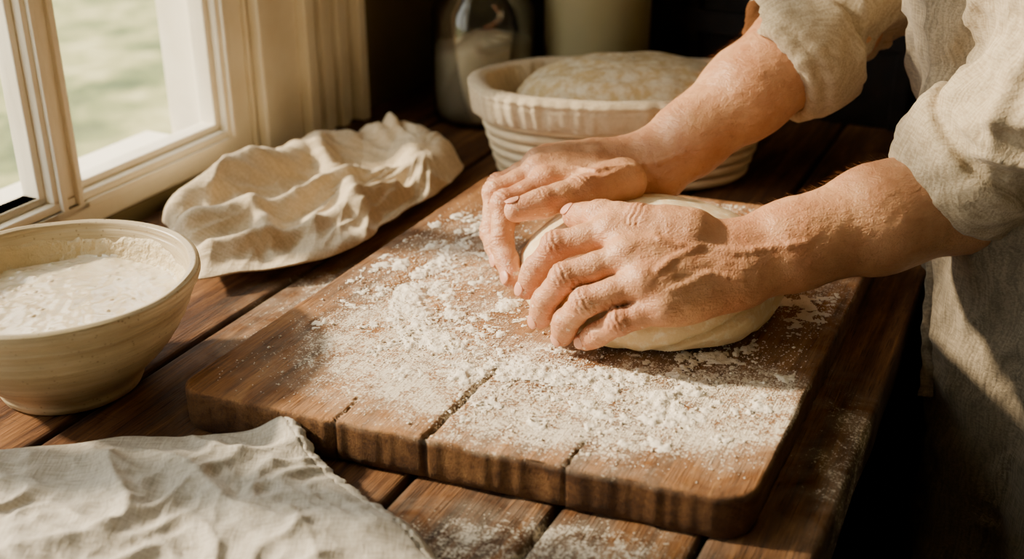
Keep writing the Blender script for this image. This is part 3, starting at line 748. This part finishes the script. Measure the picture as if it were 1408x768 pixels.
def near_h(u,v,p):
    x,y=p
    w=noise.noise(Vector((x*7,y*7,3))); w2=noise.noise(Vector((x*15,y*15,13)))
    edge=(1-math.exp(-(1-u)/.05))*(1-math.exp(-(1-v)/.08))
    r1=1-abs(noise.noise(Vector((x*8+w*1.3,y*12+w*.9,1)))*2.6); r2=1-abs(noise.noise(Vector((x*21+w2*1.2,y*17-w2,6)))*2.4); r3=1-abs(noise.noise(Vector((x*44+w2,y*50-w,9)))*2.2)
    z=.004+edge*(.008+.008*w+.009*max(r1,0)**2.0+.0046*max(r2,0)**1.5+.0022*max(r3,0)+.0010*noise.noise(Vector((x*90,y*90,2))))
    z+=.014*math.exp(-((u-.97)/.06)**2-((v-.97)/.08)**2)
    z+=.005*(1+noise.noise(Vector((x*24,y*24,17))))*(1-edge)
    if u>.970: z+=.0008
    if .962<u<.970: z-=.0008
    if v>.975: z+=.0008
    ir=noise.noise(Vector((v*60,1.3,0)))+.6*noise.noise(Vector((v*170,4.3,0)))
    return z,(.0022*ir+.002*noise.noise(Vector((x*40,y*40,5))))*(u>.97),.0012*ir*(u>.97)
towel('linen_towel.001',[(-420,1060),(-100,1030),(300,1000),(800,960)],[(800,960),(668,850),(562,752),(474,682),(428,642),(404,612)],[(-180,655),(-40,640),(60,634),(180,626),(300,620),(404,612)],[(-420,1060),(-300,900),(-230,760),(-180,655)],360,260,near_h,LIN2)

# ---------------------------------------------------------------- bowl
GL=M('bowl_glaze',.36); sp_=GL.voro(200); band=GL.noise(4,4,GL.co((1.2,1.2,30)),.6)
GL.out(GL.mix(GL.val(sp_,.0,.22,.8,0),GL.mix(GL.val(band,.4,.65,0,.6),GL.mix(GL.val(GL.noise(12,5),.35,.7),srgb(206,190,158),srgb(172,155,120)),srgb(140,118,82)),srgb(96,72,44)),GL.bump(GL.noise(5,3,GL.co((1,1,40))),.5,.004))
bowl=empty('mixing_bowl',(-.346,.798,TT))
bc=(-.346,.798,TT+.0005)
pb=[(.001,.006),(.042,.006),(.046,.0),(.053,.0),(.055,.004),(.056,.010),(.064,.018),(.079,.034),(.091,.052),(.099,.070),(.1030,.080),(.1065,.084),(.1080,.088),(.1075,.0925),(.1040,.0945),(.1000,.093),(.0975,.086),(.093,.070),(.084,.052),(.070,.034),(.050,.020),(.02,.014),(.001,.013)]
def densify(p,n):
    o=[]
    for i in range(len(p)-1):
        for q in range(n): t=q/n; o.append((p[i][0]*(1-t)+p[i+1][0]*t,p[i][1]*(1-t)+p[i+1][1]*t))
    return o+[p[-1]]
def bdisp(a,r,h,j): return r*(1+.007*math.sin(h*700)*(.02<h<.08))+.0006*noise.noise(Vector((math.cos(a)*3,math.sin(a)*3,h*40))),h+(.0012*noise.noise(Vector((math.cos(a)*2,math.sin(a)*2,1))) if h>.08 else 0)
lathe('bowl_body',densify(pb,4),GL.m,bc,bowl,n=128,disp=bdisp)
BT=M('batter',.18,**{'Subsurface Weight':.1,'Subsurface Scale':.005,'Coat Weight':.5,'Coat Roughness':.08}); 
BT.out(BT.mix(BT.val(BT.noise(16,5,BT.co(),.6,1.5),.35,.65),srgb(208,190,156),srgb(232,219,192)),BT.bump(BT.noise(60,5,BT.co(),.6,.8),.3,.003))
bub=[]
for _ in range(150):
    a_=random.uniform(0,2*math.pi); r_=.088*random.random()**.35; bub.append((r_*math.cos(a_),r_*math.sin(a_),random.uniform(.0008,.0026)))
bub=np.array(bub)
def btd(a,r,h,j):
    x,y=r*math.cos(a),r*math.sin(a)
    d=np.hypot(bub[:,0]-x,bub[:,1]-y)/bub[:,2]
    bz=float((np.where(d<1,np.sqrt(np.maximum(1-d*d,0))*bub[:,2]*.4,0)).max())
    w=noise.noise(Vector((x*20,y*20,8)))
    return r,h+.0022*noise.noise(Vector((x*26+w,y*26,1)))+.0012*noise.noise(Vector((x*70+2*w,y*50,4)))+.0006*noise.noise(Vector((x*160,y*140,9)))+bz-.0005
lathe('batter',[(.0905*(1-i/100)+.0002,.0665+(.0015 if i<2 else 0)) for i in range(101)],BT.m,bc,bowl,n=300,disp=btd,close=False)
RS=M('batter_residue',.5); RS.out(RS.mix(RS.noise(60,4),srgb(190,168,124),srgb(222,205,168)),RS.bump(RS.noise(160,4),.9,.004))
def rsd(a,r,h,j):
    top=.081+.007*noise.noise(Vector((math.cos(a)*2.5,math.sin(a)*2.5,7)))+.004*noise.noise(Vector((math.cos(a)*9,math.sin(a)*9,7)))
    t=j/9; hh=.0625+(top-.0625)*t; rr=np.interp(hh,[.052,.070,.086],[.084,.093,.0975])
    return rr-.0012*(1-t)-.0010-.0020*abs(noise.noise(Vector((math.cos(a)*14,math.sin(a)*14,hh*200))))+(.002 if j==9 else 0),hh
lathe('batter_residue',[(.09,.06)]*10,RS.m,bc,bowl,n=200,disp=rsd,close=False)

# ---------------------------------------------------------------- proofing basket
bk=empty('proofing_basket',(.128,1.292,TT)); kc=(.128,1.292,TT+.001)
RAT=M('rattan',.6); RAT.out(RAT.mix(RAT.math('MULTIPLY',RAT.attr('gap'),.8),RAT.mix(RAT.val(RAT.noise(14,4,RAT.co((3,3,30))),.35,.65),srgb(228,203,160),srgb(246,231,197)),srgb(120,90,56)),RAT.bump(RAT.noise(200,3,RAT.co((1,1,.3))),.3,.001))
a0,b0=.172,.100
def ov(a,k):
    c,s=math.cos(a),math.sin(a); e=2/2.3
    return (math.copysign(abs(c)**e,c)*a0*k,math.copysign(abs(s)**e,s)*b0*k)
rows=7; pr_=[]; gapv=[0]*2
for r in range(rows):
    for q in range(9):
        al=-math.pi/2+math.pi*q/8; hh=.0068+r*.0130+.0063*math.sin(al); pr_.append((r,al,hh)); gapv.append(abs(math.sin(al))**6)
def kdisp(a,r,h,j):
    if j==0: x,y=ov(a,.02); return (x,y),.003
    if j==1: x,y=ov(a,.76); return (x,y),.003
    r_,al,hh=pr_[j-2]; k=.80+.03*math.sin(min(hh,.1)*14)+hh*1.35
    x,y=ov(a,k); n_=unit([x/a0**2,y/b0**2]); o=.0068*math.cos(al); return (x+n_[0]*o,y+n_[1]*o),hh
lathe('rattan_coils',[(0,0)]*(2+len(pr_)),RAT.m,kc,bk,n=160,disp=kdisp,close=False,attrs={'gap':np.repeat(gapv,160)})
lin=[(.94,.073,.0085),(.942,.075,.0105),(.95,.080,.011),(.965,.087,.0105),(.975,.092,.0095),(.985,.098,.009),(.992,.104,.008),(.985,.109,.003),(.965,.110,-.001),(.945,.107,-.005),(.93,.095,-.006),(.90,.075,-.006),(.85,.05,-.006),(.75,.03,-.006),(.3,.02,0),(.02,.02,0)]
lin=[tuple(np.array(lin[i])*(1-q/3)+np.array(lin[i+1])*q/3) for i in range(len(lin)-1) for q in range(3)]
def ldisp(a,r,h,j):
    k,hh,o=lin[j]; x,y=ov(a,k); n_=unit([x/a0**2,y/b0**2])
    wr_=.0016*math.sin(a*60+3*noise.noise(Vector((x*20,y*20,0))))*(.3+.7*abs(noise.noise(Vector((x*12,y*12,4))))*2)+.003*noise.noise(Vector((x*50,y*50,hh*30)))
    if j<6: hh+=.003*noise.noise(Vector((x*30,y*30,0)))
    if .097<hh<.102: wr_-=.001
    return (x+n_[0]*(o+wr_),y+n_[1]*(o+wr_)),hh+.002*noise.noise(Vector((x*25,y*25,2)))
lathe('linen_liner',[(0,0)]*len(lin),LINL,kc,bk,n=240,disp=ldisp,close=False)
LO=M('loaf_dough',.8); fl=LO.noise(70,6,LO.co(),.7); LO.out(LO.mix(LO.val(fl,.42,.60),srgb(210,182,130),srgb(242,229,200)),LO.bump(LO.math('ADD',fl,LO.noise(30,3,LO.co((1,6,1)))),.6,.004))
lo=[(math.cos(i/24*math.pi/2),math.sin(i/24*math.pi/2)) for i in range(24)]+[(.01,1)]
def lod(a,r,h,j):
    k,s=lo[j]; x,y=ov(a,.86*k**.8+.0001); x=x*.92+.008; z=.072+.060*s
    z+=.0025*noise.noise(Vector((x*35,y*35,1)))+.0010*math.sin(math.hypot(x*.6,y)*330)*s*(1 if k>.1 else 0)
    return (x,y),z
lathe('proofed_loaf',[(0,0)]*len(lo),LO.m,kc,bk,n=128,disp=lod,close=False)

# ---------------------------------------------------------------- jar & crock
jar=empty('glass_jar',(-.0375,1.50,TT)); jc=(-.0375,1.50,TT+.0005)
GM=M('jar_glass',.04); trj=GM.n('ShaderNodeBsdfTransparent',{'Color':(.98,.985,.97,1)}); glj=GM.n('ShaderNodeBsdfGlossy',{'Roughness':.05}); lwj=GM.n('ShaderNodeLayerWeight',{'Blend':.4}); mxj=GM.n('ShaderNodeMixShader',{0:GM.math('MULTIPLY',lwj.outputs['Fresnel'],.8),1:trj.outputs[0],2:glj.outputs[0]})
GM.t.links.new(mxj.outputs[0],GM.t.nodes['Material Output'].inputs[0])
jp=[(.001,.0),(.058,.0),(.064,.003),(.067,.010),(.067,.138),(.064,.152),(.054,.165),(.050,.172),(.050,.19),(.0465,.19),(.0465,.172),(.051,.163),(.0605,.150),(.0635,.137),(.0635,.012),(.060,.007),(.001,.006)]
lathe('jar_body',jp,GM.m,jc,jar,n=64)
def jfd(a,r,h,j):
    x,y=r*math.cos(a),r*math.sin(a); return r,h+(.006*noise.noise(Vector((x*30,y*30,0)))+.004*noise.noise(Vector((x*80,y*80,2)))+x*.08 if h>.09 else 0)
FJ=mat_simple('jar_flour',srgb(254,240,210),.95,.04,60,.4)
lathe('jar_contents',[(.001,.0075),(.059,.0085),(.0628,.014),(.0628,.06),(.0628,.096),(.058,.101),(.04,.104),(.02,.106),(.001,.107)],FJ,jc,jar,n=64,disp=jfd)
MT=mat_simple('jar_lid_metal',srgb(170,160,144),.35,.1,40,.05,Metallic=1.0)
lathe('jar_lid',[(.001,.193),(.05,.193),(.055,.190),(.056,.178),(.0565,.178),(.0575,.200),(.054,.204),(.001,.205)],MT,jc,jar,n=64)
CR=mat_simple('crock_glaze',srgb(172,162,122),.5,.12,10,.15)
lathe('stoneware_crock',[(.001,0),(.062,0),(.067,.004),(.069,.012),(.070,.20),(.072,.22),(.074,.235),(.071,.24),(.066,.238),(.064,.22),(.063,.02),(.001,.012)],CR,(.112,1.528,TT+.0005),n=64)

# ---------------------------------------------------------------- light
sd_=unit([-.978,.208]); el=math.radians(30)
sv=unit([sd_[0]*math.cos(el),sd_[1]*math.cos(el),math.sin(el)])
sl=bpy.data.lights.new('sun','SUN'); sl.energy=12.8; sl.angle=math.radians(4); sl.color=(1,.80,.56)
so=bpy.data.objects.new('sun',sl); link(so); so.rotation_euler=V3(sv).to_track_quat('Z','Y').to_euler(); so.location=(-4,2,4)
wd=bpy.data.worlds.new('sky'); scene.world=wd; wd.use_nodes=True
bg=wd.node_tree.nodes['Background']; bg.inputs[0].default_value=(1,.975,.915,1); bg.inputs[1].default_value=4.3

# ---------------------------------------------------------------- camera
cd=bpy.data.cameras.new('camera'); cam=bpy.data.objects.new('camera',cd); link(cam)
cam.location=(0,0,TT+CH); cam.rotation_euler=(math.pi/2-PIT,0,0)
cd.sensor_width=36; cd.lens=36*F/1408; cd.clip_start=.02
cd.dof.use_dof=True; cd.dof.focus_distance=.90; cd.dof.aperture_fstop=4.5
scene.camera=cam
